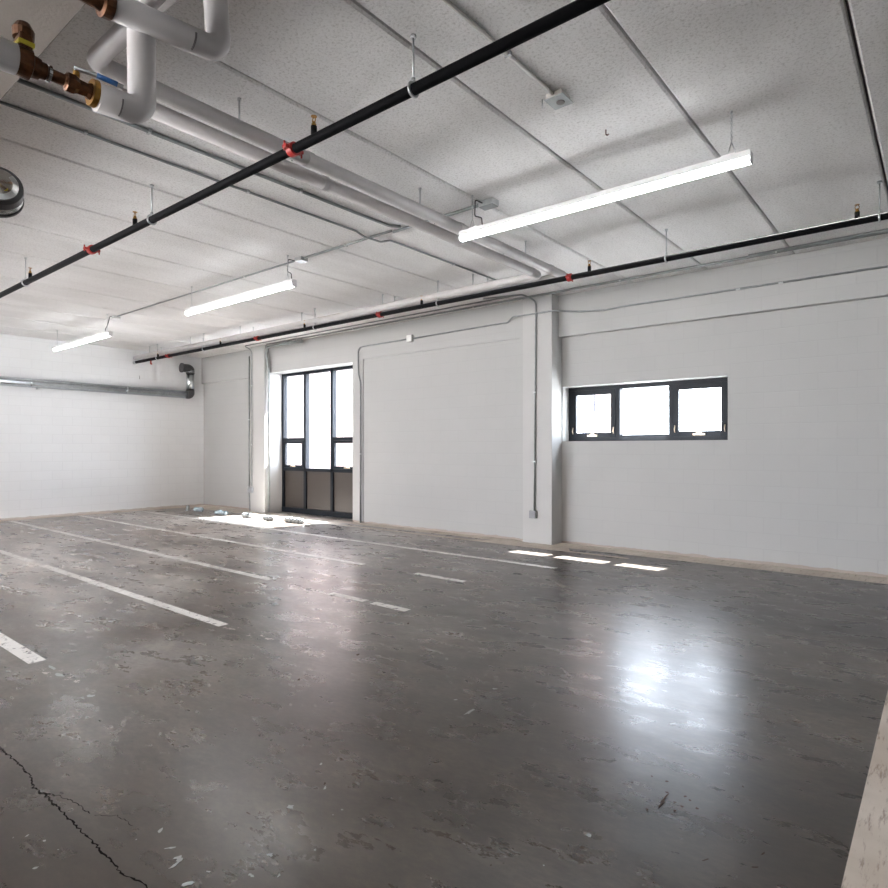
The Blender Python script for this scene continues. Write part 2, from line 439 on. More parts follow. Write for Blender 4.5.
FL = [(-2.388, 1.163, 0.0246, 0.5, 0.69), (-2.257, 1.137, 0.0092, 2.99, 0.99), (-2.149, 1.097, 0.0144, 2.69, 1.75), (-2.163, 1.127, 0.0178, 1.13, 1.62), (-2.023, 1.076, 0.0161, 1.89, 1.09), (-2.179, 1.128, 0.0145, 1.55, 1.35), (-2.025, 1.158, 0.0076, 1.4, 0.72), (-1.886, 1.245, 0.0114, 1.4, 0.06), (-2.126, 1.585, 0.0244, 1.02, 0.7), (-1.932, 1.351, 0.014, 1.25, 0.23), (-1.896, 1.243, 0.01, 1.4, 1.57), (-1.813, 1.305, 0.0147, 0.5, 0.59), (-1.826, 1.474, 0.0113, 0.5, 0.79), (-2.757, 0.822, 0.009, 1.35, 2.18), (-2.671, 0.853, 0.0111, 0.9, 1.47), (-2.571, 0.867, 0.0053, 1.1, 0.54), (-2.521, 0.78, 0.0102, 1.39, 1.43), (-2.784, 0.784, 0.0064, 0.5, 0.79), (-1.943, 1.662, 0.0064, 0.67, 0.79), (-1.941, 1.709, 0.0061, 1.4, 0.36), (-2.302, 1.895, 0.014, 0.66, 0.71), (-2.099, 2.807, 0.0176, 4.38, 1.6), (-2.264, 2.888, 0.0142, 1.3, 0.71), (-2.179, 3.175, 0.0157, 1.58, 0.7), (-1.118, 1.939, 0.0058, 1.0, 0.54), (-1.069, 2.199, 0.0182, 0.86, 0.69), (-4.706, 5.984, 0.124, 0.5, 0.67), (-2.205, 2.416, 0.0084, 0.6, 0.64), (-2.126, 1.772, 0.0234, 0.5, 0.64), (-2.405, 1.078, 0.0058, 0.62, 0.59), (-4.551, 1.546, 0.0297, 2.76, 0.13), (-4.023, 1.53, 0.0296, 1.22, 0.69), (-4.739, 1.561, 0.0174, 5.25, 0.01)]
for x, y, r, el, ang in FL: blob(bm, x, y, r*.72, el, ang, z=.0015, rnd=rnd)
o = obj('paint_flecks', bm, 'fleck', floor); o['kind'] = 'stuff'
bm = nb()
for x, y, r, el, ang in [(-0.932, 2.645, 0.0041, 10.66, 1.53), (-0.927, 2.583, 0.004, 12.27, 1.51), (-1.089, 2.67, 0.0078, 0.91, 0.79), (-1.038, 2.777, 0.0078, 0.55, 0.79), (-0.97, 2.778, 0.008, 1.15, 0.71), (-0.939, 2.689, 0.0081, 0.79, 0.67), (-0.959, 2.51, 0.0099, 0.5, 0.79), (-0.886, 2.635, 0.008, 0.88, 0.0), (-0.868, 2.707, 0.008, 1.0, 0.0), (-0.854, 2.624, 0.0113, 0.76, 0.62), (-0.801, 2.649, 0.0113, 0.76, 0.62), (-0.867, 2.576, 0.0073, 0.87, 0.67), (-0.842, 2.69, 0.0075, 0.85, 0.67), (-0.867, 2.54, 0.0049, 0.86, 0.79), (-0.695, 2.95, 0.0084, 0.6, 0.64), (-0.677, 2.333, 0.004, 5.59, 1.11), (-0.522, 2.509, 0.004, 3.95, 1.25), (-0.527, 2.407, 0.0045, 3.91, 0.67), (-1.265, 1.818, 0.0057, 0.75, 0.79), (-3.25, 2.494, 0.0175, 0.53, 0.71), (-3.312, 3.068, 0.0217, 0.53, 0.66), (-2.219, 1.446, 0.004, 3.5, 0.0), (-2.151, 1.793, 0.0124, 0.5, 0.64), (-1.707, 2.764, 0.0094, 0.5, 0.46), (-3.566, 3.883, 0.0297, 0.5, 0.67)]: blob(bm, x, y, r, el, ang, rnd=rnd)
o = obj('rust_specks', bm, 'scrape', floor); o['kind'] = 'stuff'

# ------------------------------------------------------------------ windows
def pane(parent, x0, x1, z0, z1, y):
    bm = nb(); box(bm, x0, x1, y-.004, y+.004, z0, z1); return obj('glass_pane', bm, 'glass', parent)
def ring_frame(bm, x0, x1, z0, z1, y0, y1, t, b=.004):
    box(bm, x0, x0+t, y0, y1, z0, z1, b); box(bm, x1-t, x1, y0, y1, z0, z1, b)
    box(bm, x0+t, x1-t, y0, y1, z1-t, z1, b); box(bm, x0+t, x1-t, y0, y1, z0, z0+t, b)
def sash(root, x0, x1, z0, z1, y, side=True, tt=.062):
    bm = nb(); ring_frame(bm, x0, x1, z0, z1, y-.035, y+.02, tt)
    s = obj('sash', bm, 'frame', root)
    pane(root, x0+.06, x1-.06, z0+.06, z1-.06, y)
    bm = nb(); cx = (x0+x1)/2; zz = z0+.03
    box(bm, cx-.085, cx+.085, y-.065, y-.033, zz-.012, zz+.012, .004)
    tube(bm, [(cx-.05, y-.06, zz+.005), (cx, y-.08, zz+.035), (cx+.05, y-.06, zz+.005)], .009, 0, 8)
    obj('latch', bm, 'latch', s)
    if side:
        for xx in (x0+.028, x1-.028):
            bm = nb(); tube(bm, [(xx, y-.04, z0+.06), (xx, y-.06, z0+.10), (xx, y-.04, z0+.16)], .008, 0, 8); obj('catch', bm, 'latch', s)
# tall window
x0, x1, z0, z1 = T1; yf = 8.985
w1 = thing('window_1', None, None, (x0, yf, 0)); w1['kind'] = 'structure'
bm = nb(); mA, mB = -11.44, -10.50
ring_frame(bm, x0, x1, 0.005, z1-.0, yf-.05, yf+.06, .065)
for mx in (mA, mB): box(bm, mx-.04, mx+.04, yf-.05, yf+.06, .08, z1-.06, .004)
box(bm, x0+.06, x1-.06, yf-.05, yf+.06, .985, 1.06, .004)
box(bm, x0+.06, mA-.04, yf-.05, yf+.06, 1.69, 1.76, .004); box(bm, mB+.04, x1-.06, yf-.05, yf+.06, 1.69, 1.76, .004)
box(bm, x0+.02, x1-.02, yf-.07, yf+.06, .004, .12, .004)
obj('window_frame', bm, 'frame', w1)
for a, c in ((x0+.065, mA-.04), (mA+.04, mB-.04), (mB+.04, x1-.065)):
    bm = box(nb(), a, c, yf-.01, yf+.02, .12, .985); obj('spandrel_panel', bm, 'spandrel', w1)
sash(w1, x0+.067, mA-.042, 1.062, 1.688, yf-.02, False); sash(w1, mB+.042, x1-.067, 1.062, 1.688, yf-.02, False)
pane(w1, x0+.065, mA-.04, 1.76, z1-.065, yf+.01); pane(w1, mB+.04, x1-.065, 1.76, z1-.065, yf+.01); pane(w1, mA+.04, mB-.04, 1.06, z1-.065, yf+.01)
# strip window
x0, x1, z0, z1 = W2; yf = 9.06
w2 = thing('window_2', None, None, (x0, yf, z0)); w2['kind'] = 'structure'
mA, mB = -3.90, -3.09
bm = nb(); ring_frame(bm, x0, x1, z0, z1, yf-.055, yf+.06, .062); box(bm, x0+.05, x1-.05, yf-.03, yf+.05, z0+.05, z0+.095, .004)
for mx in (mA, mB): box(bm, mx-.032, mx+.032, yf-.055, yf+.06, z0+.05, z1-.05, .004)
obj('window_frame', bm, 'frame', w2)
sash(w2, x0+.057, mA-.034, z0+.057, z1-.057, yf-.03, tt=.078); sash(w2, mB+.034, x1-.057, z0+.057, z1-.057, yf-.03, tt=.078)
pane(w2, mA+.032, mB-.032, z0+.055, z1-.055, yf+.02)

# ------------------------------------------------------------------ sprinkler mains
def ring_hanger(root, x, y, zp, r):
    bm = nb()
    tube(bm, [(x, y, zp+r+.03), (x, y, H)], .0065, 0, 8)
    tube(bm, [(x, y, H-.02), (x, y, H)], .018, 0, 8)
    pts = [(x, y+math.sin(a)*(r+.007), zp+math.cos(a)*(r+.007)) for a in [2*math.pi*k/20 for k in range(21)]]
    tube(bm, pts, .009, 0, 6, cap=False)
    tube(bm, [(x, y, zp+r+.005), (x, y, zp+r+.035)], .013, 0, 8)
    return obj('hanger', bm, 'galv', root, origin=(0, 0, 0))
def sprinkler(root, x, y, zp, r):
    bm = nb(); tube(bm, [(x, y, zp+r-.01), (x, y, zp+r+.055)], .021, 0, 12); 
    s = obj('sprinkler_outlet', bm, 'black', root)
    bm = nb()
    lathe(bm, (x, y, zp+r+.05), (0, 0, 1), [(0, .017), (.02, .017), (.022, .012), (.035, .012)], 12)
    for sx in (-1, 1): tube(bm, [(x+sx*.012, y, zp+r+.08), (x+sx*.017, y, zp+r+.10), (x+sx*.004, y, zp+r+.122)], .0035, 0, 6)
    lathe(bm, (x, y, zp+r+.12), (0, 0, 1), [(0, .021), (.003, .021)], 14)
    obj('sprinkler_head', bm, 'brass', s)
def coupling(root, x, y, z, r, drop=False):
    bm = nb()
    lathe(bm, (x-.03, y, z), (1, 0, 0), [(0, r+.003), (.004, r+.014), (.056, r+.014), (.06, r+.003)], 20)
    box(bm, x-.022, x+.022, y-r-.045, y+r+.045, z-.012, z+.012, .004)
    tube(bm, [(x, y-r-.04, z-.03), (x, y-r-.04, z+.035)], .007, 0, 8); tube(bm, [(x, y+r+.04, z-.035), (x, y+r+.04, z+.03)], .007, 0, 8)
    obj('coupling', bm, 'red', root)
def main_pipe(y, z, r, xa, xb, label, hang, heads, coups, grp=None):
    root = thing('sprinkler_pipe', label, 'sprinkler pipe', (xa, y, z), grp)
    bm = tube(nb(), [(xa, y, z), (xb, y, z)], r, 0, 24); obj('pipe', bm, 'black', root)
    for x in hang: ring_hanger(root, x, y, z, r)
    for x in heads: sprinkler(root, x, y, z, r)
    for x in coups: coupling(root, x, y, z, r)
    return root
main_pipe(2.68, 3.61, .033, XB, 2.6, 'thick black sprinkler pipe crossing the upper left of the ceiling, nearest the camera',
          [-.2, -2.42, -5.66, -9.04, -12.3], [-3.33, -6.0, -8.87, -11.6, -.6], [-3.56, -7.0, -10.5, .1])
p2 = main_pipe(6.82, 3.605, .033, -15.25, XF, 'long black sprinkler pipe hung near the window wall below the white pipes',
          [1.2, -.46, -2.39, -5.68, -8.45, -12.09, -14.13], [-3.31, -.63, -5.99, -8.73, -11.45, -14.1, 1.6], [-3.57, -6.86, -10.15, -13.6, .3])
bm = nb(); tube(bm, [(-15.3, 6.82, 3.605), (-15.2, 6.82, 3.605)], .042, 0, 16); obj('end_cap', bm, 'galv', p2)
bm = nb(); tube(bm, [(-14.45, 6.82, 3.59), (-14.45, 6.82, 3.50), (-14.38, 6.80, 3.49)], .018, 0, 10); obj('drain_outlet', bm, 'red', p2)

# ------------------------------------------------------------------ linear lights
def linear_light(x0, x1, label, y=4.73):
    zb = 3.515; root = thing('linear_light', label, 'ceiling light', (x0, y, zb), 'suspended linear lights')
    bm = nb(); n = 10
    box(bm, x0, x1, y-.036, y+.036, zb+.044, zb+.092, .004)
    box(bm, x0-.004, x0+.004, y-.038, y+.038, zb+.0, zb+.085, .002); box(bm, x1-.004, x1+.004, y-.038, y+.038, zb, zb+.085, .002)
    box(bm, x0+.10, x0+.20, y-.02, y+.02, zb+.08, zb+.105, .003); box(bm, x1-.20, x1-.10, y-.02, y+.02, zb+.08, zb+.105, .003)
    obj('housing', bm, 'housing', root)
    bm = nb()      # curved lens
    prof = [(y-.034, zb+.046)] + [(y-.034*math.cos(math.pi*k/10), zb+.026-.026*math.sin(math.pi*k/10)) for k in range(11)] + [(y+.034, zb+.046)]
    rings = [[bm.verts.new((x, a, b)) for a, b in prof] for x in (x0+.004, x1-.004)]
    for k in range(len(prof)):
        j = (k+1) % len(prof); bm.faces.new((rings[0][k], rings[0][j], rings[1][j], rings[1][k]))
    bm.faces.new(rings[0]); bm.faces.new(rings[1][::-1])
    obj('diffuser', bm, 'led', root)
    for xx in (x0+.13, x1-.13):
        bm = nb(); zt = H; z = zb+.13; k = 0
        tube(bm, [(xx-.035, y, zb+.09), (xx, y, zb+.19)], .003, 0, 6); tube(bm, [(xx+.035, y, zb+.09), (xx, y, zb+.19)], .003, 0, 6)
        z = zb+.19
        while z < H-.012:        # chain links alternate direction
            d = (1, 0, 0) if k % 2 else (0, 1, 0)
            pts = [(xx+d[0]*.006*math.cos(a), y+d[1]*.006*math.cos(a), z+.011+.013*math.sin(a)) for a in [2*math.pi*q/8 for q in range(9)]]
            tube(bm, pts, .0022, 0, 5, cap=False); z += .019; k += 1
        tube(bm, [(xx, y, H-.02), (xx, y, H)], .010, 0, 8)
        obj('chain', bm, 'galv', root)
    return root
LX = [(-3.64, -1.06), (-8.86, -6.26), (-14.2, -11.55)]
L1 = linear_light(*LX[0], 'largest and brightest of the hanging LED strip lights, at upper right')
L2 = linear_light(*LX[1], 'hanging LED strip light in the middle of the row, left of centre')
L1b = linear_light(1.6, 4.18, 'added fill LED strip light out of view at the right, past the brightest one')  # out-of-view fixture added to raise the light level
for xa, nm in ((-3.64, 'right'), (-8.86, 'middle'), (-14.2, 'far left'), (1.6, 'near right')):
    linear_light(xa, xa+2.58, 'added fill LED strip light in an unseen row behind the camera, ' + nm + ' one', -.57)  # unseen row added as fill light for the near half of the room
L3 = linear_light(*LX[2], 'smallest and farthest hanging LED strip light, before the end wall')
# power whip from the ceiling box down to each light
def cord(root, xh, xbox):
    y = 4.73
    bm = tube(nb(), [(xbox, 4.90, H-.035), (xh+.0, 4.88, H-.03), (xh+.01, y+.02, H-.04), (xh+.012, y+.01, H-.20), (xh+.10, y, H-.24), (xh+.11, y, 3.60)], .006, .03, 8)
    obj('power_cord', bm, 'dark', root)
cord(L1, -3.50, -3.47); cord(L2, -6.42, -6.35)
bm = tube(nb(), [(-11.75, 4.90, H-.035), (-11.70, 4.78, H-.03), (-11.69, 4.74, H-.2), (-11.76, 4.73, H-.26), (-11.76, 4.73, 3.60)], .006, .03, 8)
obj('power_cord', bm, 'dark', L3)

# ------------------------------------------------------------------ ceiling conduits and boxes
def conduit(pts, r, R, label, mat='conduit', straps=(), group=None):
    root = thing('conduit', label, 'conduit', pts[0], group)
    bm = tube(nb(), pts, r, R, 12); obj('tube', bm, mat, root)
    for (x, y, z, ax) in straps:
        bm = nb()
        if ax == 'X': box(bm, x-.01, x+.01, y-r-.012, y+r+.012, z-r-.002, z+r*.9, .002)
        elif ax == 'Y': box(bm, x-r-.012, x+r+.012, y-.01, y+.01, z-r-.002, z+r*.9, .002)
        else: box(bm, x-r-.012, x+r+.012, y-r-.002, y+r*.9, z-.01, z+.01, .002)
        obj('strap', bm, 'galv', root)
    return root
def jbox(cx, cy, cz, sx, sy, sz, label, mat='galv', name='junction_box'):
    root = thing(name, label, 'junction box', (cx, cy, cz))
    obj('box', box(nb(), cx-sx/2, cx+sx/2, cy-sy/2, cy+sy/2, cz-sz/2, cz+sz/2, .004), mat, root)
    return root
zc = H-.014
zr = lambda r: H-r-.001
def feed(x0, x1, label, sx):
    return conduit([(x0, 4.90, zc), (x1, 4.90, zc)], .011, 0, label, straps=[(x, 4.90, zc, 'X') for x in sx])
feed(-11.68, -6.40, 'thin grey conduit on the ceiling between the middle and farthest strip lights', [-10.6, -9.1, -7.6])
conduit([(-6.28, 4.90, zc), (-4.75, 4.90, zc)], .013, 0, 'grey conduit on the ceiling left of the white pipe pair, feeding the middle strip light', straps=[(-5.5, 4.9, zc, 'X')])
conduit([(-4.75, 4.93, zr(.016)), (-3.56, 4.93, zr(.016))], .016, 0, 'thick grey conduit crossing above the white pipes to the nearest strip light', straps=[(-4.2, 4.93, zr(.016), 'X')])
jb = jbox(-3.46, 4.93, H-.03, .17, .11, .055, 'grey metal box on the ceiling above the left end of the nearest strip light')
obj('cover', box(nb(), -3.54, -3.38, 4.88, 4.98, H-.066, H-.058, .002), 'conduit', jb)
jb = jbox(-6.34, 4.90, H-.025, .13, .11, .05, 'small grey box on the ceiling above the right end of the middle strip light')
jb = jbox(-11.74, 4.90, H-.025, .14, .11, .05, 'small pale box on the ceiling above the farthest strip light', 'box')
conduit([(-4.70, 1.19, zr(.015)), (-4.66, 4.78, zr(.015)), (-4.57, 4.86, zr(.015))], .015, .05, 'dark grey conduit hugging the left side of the white ceiling pipes', straps=[(-4.69, 2.2, zc, 'Y'), (-4.67, 3.6, zc, 'Y')])
conduit([(-5.10, 1.19, zc), (-5.06, 4.66, zc), (-5.06, 4.78, zc-.03), (-5.04, 5.02, zc-.03), (-4.98, 5.12, zc), (-4.98, 7.35, zc)], .011, .04,
        'thin dark conduit across the ceiling that jogs past the lighting conduit', straps=[(-5.08, 1.9, zc, 'Y'), (-5.07, 3.3, zc, 'Y'), (-4.98, 6.3, zc, 'Y')])
# raceway and detector box
rw = conduit([(-2.10, 1.19, H-.014), (-2.065, 3.72, H-.014)], .012, 0, 'pale painted conduit running on the ceiling to a small box', 'beige', straps=[(-2.075, 3.16, H-.012, 'Y')])
db = thing('ceiling_box', 'small beige square box on the ceiling above the nearest strip light', 'junction box', (-2.06, 3.77, H-.03))
obj('box', box(nb(), -2.12, -2.00, 3.70, 3.83, H-.035, H, .004), 'beige', db)
obj('cover', box(nb(), -2.13, -1.985, 3.695, 3.85, H-.043, H-.036, .003), 'conduit', db)
obj('knockout', lathe(nb(), (-2.05, 3.78, H-.042), (0, 0, -1), [(0, .03), (.006, .028)], 16), 'seam', db)
hk = thing('ceiling_hook', 'tiny metal hook in the ceiling between the beige box and the strip light', 'hook', (-2.0, 4.4, H))
obj('hook', tube(nb(), [(-2.0, 4.40, H), (-2.0, 4.40, H-.035), (-1.99, 4.405, H-.045), (-1.98, 4.405, H-.035)], .005, .01, 8), 'brown', hk)
hk = thing('ceiling_hook', 'tiny metal stub hanging from the ceiling just left of the beige box', 'hook', (-2.16, 3.72, H))
obj('hook', tube(nb(), [(-2.17, 3.74, H), (-2.17, 3.74, H-.06)], .005, 0, 8), 'galv', hk)

# ------------------------------------------------------------------ pair of white insulated pipes
ZW = 3.725; RW = .052
def rod(root, x, y, z, r):
    bm = nb(); tube(bm, [(x, y, z+r-.004), (x, y, H)], .007, 0, 8); tube(bm, [(x, y, H-.015), (x, y, H)], .014, 0, 8)
    pts = [(x, y+math.sin(a)*(r+.003), z+math.cos(a)*(r+.003)) for a in [2*math.pi*k/20 for k in range(21)]] if root['axis'] == 'X' else \
          [(x+math.sin(a)*(r+.003), y, z+math.cos(a)*(r+.003)) for a in [2*math.pi*k/20 for k in range(21)]]
    obj('hanger_rod', bm, 'galv', root)
def seam_y(root, x, y, z, r):     # raised joint sleeve on a pipe that runs along Y
    bm = lathe(nb(), (x, y-.03, z), (0, 1, 0), [(0, r), (.006, r+.006), (.054, r+.006), (.06, r)], 24); obj('sleeve', bm, 'white', root)
def seam_x(root, x, y, z, r):
    bm = lathe(nb(), (x-.03, y, z), (1, 0, 0), [(0, r), (.006, r+.006), (.054, r+.006), (.06, r)], 24); obj('sleeve', bm, 'white', root)
pa = thing('insulated_pipe', 'right one of the two white ceiling pipes, with an elbow and valve at top left', 'pipe', (-3.79, 1.45, ZW), 'white insulated pipes')
bm = tube(nb(), [(-15.35, 7.09, ZW), (-3.79, 7.09, ZW), (-3.79, 1.46, ZW), (-2.526, 1.46, ZW), (-2.526, 1.50, 3.285), (-2.526, 1.03, 3.235)], RW, .06, 28, n=10); obj('pipe', bm, 'white', pa)
pa['axis'] = 'Y'
for y in (2.40, 4.29, 6.15): rod(pa, -3.79, y, ZW, RW)
for y in (3.0, 4.9, 6.72): seam_y(pa, -3.79, y, ZW, RW)
pa['axis'] = 'X'
for x in (-5.0, -6.8, -8.78, -10.7, -12.6, -14.5): rod(pa, x, 7.09, ZW, RW)
for x in (-5.9, -9.6): seam_x(pa, x, 7.09, ZW, RW)
del pa['axis']
bm = nb(); lathe(bm, (-2.526, 1.035, 3.237), (0, -1, -.11), [(0, .057), (.035, .057), (.04, .04), (.06, .035), (.12, .03), (.3, .03)], 20); obj('brass_fitting', bm, 'brown', pa)
def mark(root, pts, r=.0045):     # torn seam of the insulation jacket
    obj('jacket_seam', tube(nb(), pts, r, 0, 6), 'seam', root)
RR = RW+.001
mark(pa, [(-2.526+RR*math.cos(a), 1.36, 3.27+RR*math.sin(a)) for a in [math.radians(d) for d in (-75, -55, -35, -15, 5)]])
mark(pa, [(-2.526+RR*math.cos(math.radians(215)), 1.487+RR*math.sin(math.radians(215)), z) for z in (3.37, 3.41, 3.45)])
pb = thing('insulated_pipe', 'white insulated ceiling pipe, left of the pair crossing beside dark conduit', 'pipe', (-4.03, 1.72, ZW), 'white insulated pipes')
bm = tube(nb(), [(-15.35, 6.86, ZW), (-4.03, 6.86, ZW), (-4.03, 1.70, ZW)], RW, .06, 28, n=10); obj('pipe', bm, 'white', pb)
pb['axis'] = 'Y'
for y in (3.35, 5.2): seam_y(pb, -4.03, y, ZW, RW)
pb['axis'] = 'X'
for x in (-5.08, -6.84, -8.86, -10.8, -12.7, -14.6): rod(pb, x, 6.86, ZW, RW)
seam_y(pb, -4.03, 6.68, ZW, RW)
for y in (3.0, 4.75, 6.0):
    bm = tube(nb(), [(-4.0, y, ZW+.05), (-3.99, y, ZW+.09), (-3.95, y, ZW+.10), (-3.94, y-.02, ZW+.06)], .006, .01, 8); obj('hook', bm, 'conduit', pb)
del pb['axis']
# riser with ball valve in front of the beam
X1 = -2.587
rs = thing('riser_pipe', 'fat white elbow pipe with bronze ball valve hanging lower in the upper left corner', 'pipe', (X1, 1.18, 2.90))
bm = tube(nb(), [(X1+1.4, 1.18, 3.36), (X1, 1.18, 3.36), (X1, 1.185, 2.898), (X1, 1.005, 2.885)], RW+.002, .058, 28, n=10)
# second straight insulated length on the far side of the valve
obj('elbow_pipe', bm, 'white', rs)
bm = tube(nb(), [(X1, .30, 2.88), (X1, .735, 2.90)], .053, 0, 28); obj('pipe', bm, 'white', rs)
ax = (0, 1, -.02)
bm = nb(); lathe(bm, (X1, .735, 2.90), ax, [(0, .050), (.045, .052), (.05, .040), (.075, .036)], 24)
o = obj('union', bm, 'brown', rs)
# tall capped handwheel body standing on the union
bm = nb(); box(bm, X1-.035, X1+.035, .738, .782, 2.94, 2.995, .008); lathe(bm, (X1, .76, 2.985), (0, 0, 1), [(0, .034), (.03, .036), (.055, .022)], 16)
vc = obj('valve_cap', bm, 'brown', rs)
bm = nb(); box(bm, X1-.038, X1+.038, .734, .786, 2.948, 2.966, .003); obj('yellow_band', bm, 'yellow', vc)
bm = nb(); lathe(bm, (X1, .80, 2.899), ax, [(0, .030), (.03, .030), (.035, .024), (.05, .022), (.09, .022), (.095, .027), (.12, .027)], 20); obj('nipple', bm, 'brown', rs)
bm = nb(); lathe(bm, (X1, .836, 2.898), ax, [(0, .0305), (.010, .0305)], 20); obj('ring', bm, 'chrome', rs)
bm = nb(); lathe(bm, (X1, .895, 2.897), ax, [(0, .026), (.005, .036), (.03, .036), (.045, .028), (.075, .026), (.085, .032), (.095, .032)], 8); vb = obj('valve_body', bm, 'brown', rs)
tube(bm := nb(), [(X1+.0, .935, 2.93), (X1+.0, .935, 2.955)], .012, 0, 10); obj('valve_stem', bm, 'brass', vb)
bm = nb(); lathe(bm, (X1, .985, 2.895), ax, [(0, .050), (.016, .052), (.02, .052)], 24); obj('end_plate', bm, 'brass', rs)
bm = nb(); tube(bm, [(X1+.005, .925, 2.958), (X1+.02, 1.00, 2.958), (X1+.045, 1.09, 2.945)], .009, 0, 8); lv = obj('lever', bm, 'galv', rs)
bm = nb(); tube(bm, [(X1+.022, 1.0, 2.9582), (X1+.040, 1.07, 2.948)], .0105, 0, 8); obj('blue_grip', bm, 'blue', lv)
R2 = RW+.003
mark(rs, [(X1+R2*math.cos(a), 1.085, 2.891+R2*math.sin(a)) for a in [math.radians(d) for d in (-75, -55, -35, -15, 0)]], .003)
mark(rs, [(X1+R2*math.cos(math.radians(215)), 1.18+R2*math.sin(math.radians(215)), z) for z in (2.985, 3.02, 3.05)], .003)

# ------------------------------------------------------------------ round capped fan body hanging at the left edge
F0 = Vector((-3.107, .821, 2.62)); d = (-F0 + Vector((0, 0, 1.5))).normalized()
d = (d + Vector((-.16, .06, .50))).normalized()
fn = thing('duct_fan', 'round shiny metal fan housing with black rims and yellow dot at the left edge', 'duct fan', tuple(F0))
obj('shell', lathe(nb(), F0 - d*.10, d, [(0, .085), (.005, .092), (.02, .092), (.022, .084), (.05, .082), (.052, .090), (.07, .090)], 40), 'chrome', fn)
obj('rim', lathe(nb(), F0 - d*.104, d, [(0, .090), (.003, .096), (.016, .096), (.018, .090)], 40), 'dark', fn)
obj('rim', lathe(nb(), F0 - d*.045, d, [(0, .084), (.002, .093), (.04, .090), (.052, .078), (.050, .070)], 40), 'dark', fn)
obj('face', lathe(nb(), F0 + d*.000, d, [(0, .078), (.008, .072), (.016, .050), (.020, .025), (.021, .002)], 40), 'chrome', fn)
side = d.cross(Vector((0, 0, 1))).normalized(); upv = side.cross(d)
obj('hub', lathe(nb(), F0 + d*.012 + side*.036, d, [(0, .045), (.014, .042), (.016, .01)], 24), 'dark', fn)
obj('label_dot', lathe(nb(), F0 + d*.014 - side*.022 - upv*.022, d, [(0, .012), (.004, .012)], 14), 'yellow', fn)
top = F0 + upv*.09 + side*.02
obj('hanging_wire', tube(nb(), [top - d*.03, top + Vector((-.10, -.02, .35)), top + Vector((-.16, -.05, H-.52-top.z+.0))], .003, .1, 6), 'galv', fn)

# ------------------------------------------------------------------ duct on the end wall
XD = XB+.13
du = thing('round_duct', 'long round galvanised duct along the end wall with black banded elbow', 'duct', (XD, 8.2, 2.9))
bm = tube(nb(), [(XD, YL, 2.96), (XD, 8.12, 2.91)], .098, 0, 28); obj('duct_run', bm, 'duct', du)
bm = tube(nb(), [(XD, 8.12, 2.91), (XD, 8.235, 2.91), (XD, 8.235, 3.04)], .104, .10, 28); obj('duct_elbow', bm, 'dark', du)
bm = tube(nb(), [(XD, 8.235, 3.04), (XD, 8.235, 3.46)], .098, 0, 28); obj('duct_riser', bm, 'duct', du)
bm = tube(nb(), [(XD, 8.235, 3.46), (XD, 8.235, 3.60), (XD, 8.02, 3.60)], .106, .11, 28); obj('duct_elbow', bm, 'dark', du)
for z in (3.50, 3.54): obj('band', lathe(nb(), (XD, 8.235, z), (0, 0, 1), [(0, .108), (.012, .108)], 28), 'duct', du)
bm = tube(nb(), [(XD, 8.02, 3.60), (XD, 7.99, 3.60)], .125, 0, 28); obj('flange', bm, 'dark', du)
for y in (1.5, 4.6, 6.6): obj('band', lathe(nb(), (XD, y, 2.96-(y+5)*.0038), (0, 1, 0), [(0, .1), (.02, .103), (.03, .1)], 28), 'duct', du)
for y in (4.78,):
    obj('bracket', box(nb(), XB+.002, XD, y-.02, y+.02, 2.80, 2.84), 'galv', du)
bm = nb(); tube(bm, [(XB+.02, 6.98, 3.22), (XB+.02, 6.98, 3.31)], .006, 0, 6)
hs = obj('wall_hook', bm, 'conduit'); tag(hs, 'tiny dark stub on the end wall above the round duct', 'hook')

# ------------------------------------------------------------------ conduits of the window wall
sx = [-14.0+1.7*k for k in range(10)]
conduit([(XF, 8.40, zr(.017)), (-12.15, 8.40, zr(.017))], .017, 0, 'long grey conduit on the ceiling edge above the window wall', straps=[(x, 8.40, zc, 'X') for x in (-11, -9.2, -7.4, -6.2, -3.6, -1.6)])
conduit([(XF, 8.22, zc), (-1.9, 8.34, zc)], .012, 0, 'short second conduit on the ceiling edge at far right')
c = conduit([(-5.25, 8.20, zc), (-12.78, 8.20, zc), (-12.78, 8.425, zc-.05), (-12.78, 8.425, .62)], .012, .12, 'conduit running from the ceiling down the front of the far column', straps=[(-12.78, 8.425, 3.0, 'Z'), (-12.78, 8.425, 1.6, 'Z')])
conduit([(-5.75, 8.05, zc), (-5.12, 8.24, zc), (-5.02, 8.455, zc-.07), (-5.03, 8.455, 3.0), (-5.05, 8.455, .52)], .013, .10,
        'vertical grey conduit down the face of the near column', straps=[(-5.04, 8.455, 2.4, 'Z'), (-5.045, 8.455, 1.3, 'Z')])
ob = thing('outlet_box', 'small grey outlet box low on the near column', 'outlet', (-5.07, 8.455, .46))
obj('box', box(nb(), -5.13, -5.01, 8.425, 8.48, .40, .52, .005), 'conduit', ob)
obj('cover_plate', box(nb(), -5.125, -5.015, 8.418, 8.426, .405, .515, .003), 'boxgrey', ob)
conduit([(XF, 8.672, 3.585), (-3.70, 8.672, 3.60), (-3.95, 8.66, 3.585), (-4.35, 8.62, 3.61), (-4.72, 8.455, 3.645), (-5.45, 8.455, 3.655), (-5.62, 8.55, 3.60), (-7.72, 8.55, 3.575)], .014, .08,
        'grey conduit along the upper window wall right of the white box, crossing the near column', straps=[(x, 8.672, 3.59, 'Z') for x in (-2.1, -1.6)])
conduit([(-7.88, 8.555, 3.575), (-9.23, 8.555, 3.565), (-9.23, 8.555, 3.15), (-9.23, 8.56, 3.02), (-9.17, 8.56, 2.86), (-9.17, 8.56, .004)], .014, .11,
        'grey conduit bending down the wall beside the tall window', straps=[(-9.17, 8.56, 1.4, 'Z')])
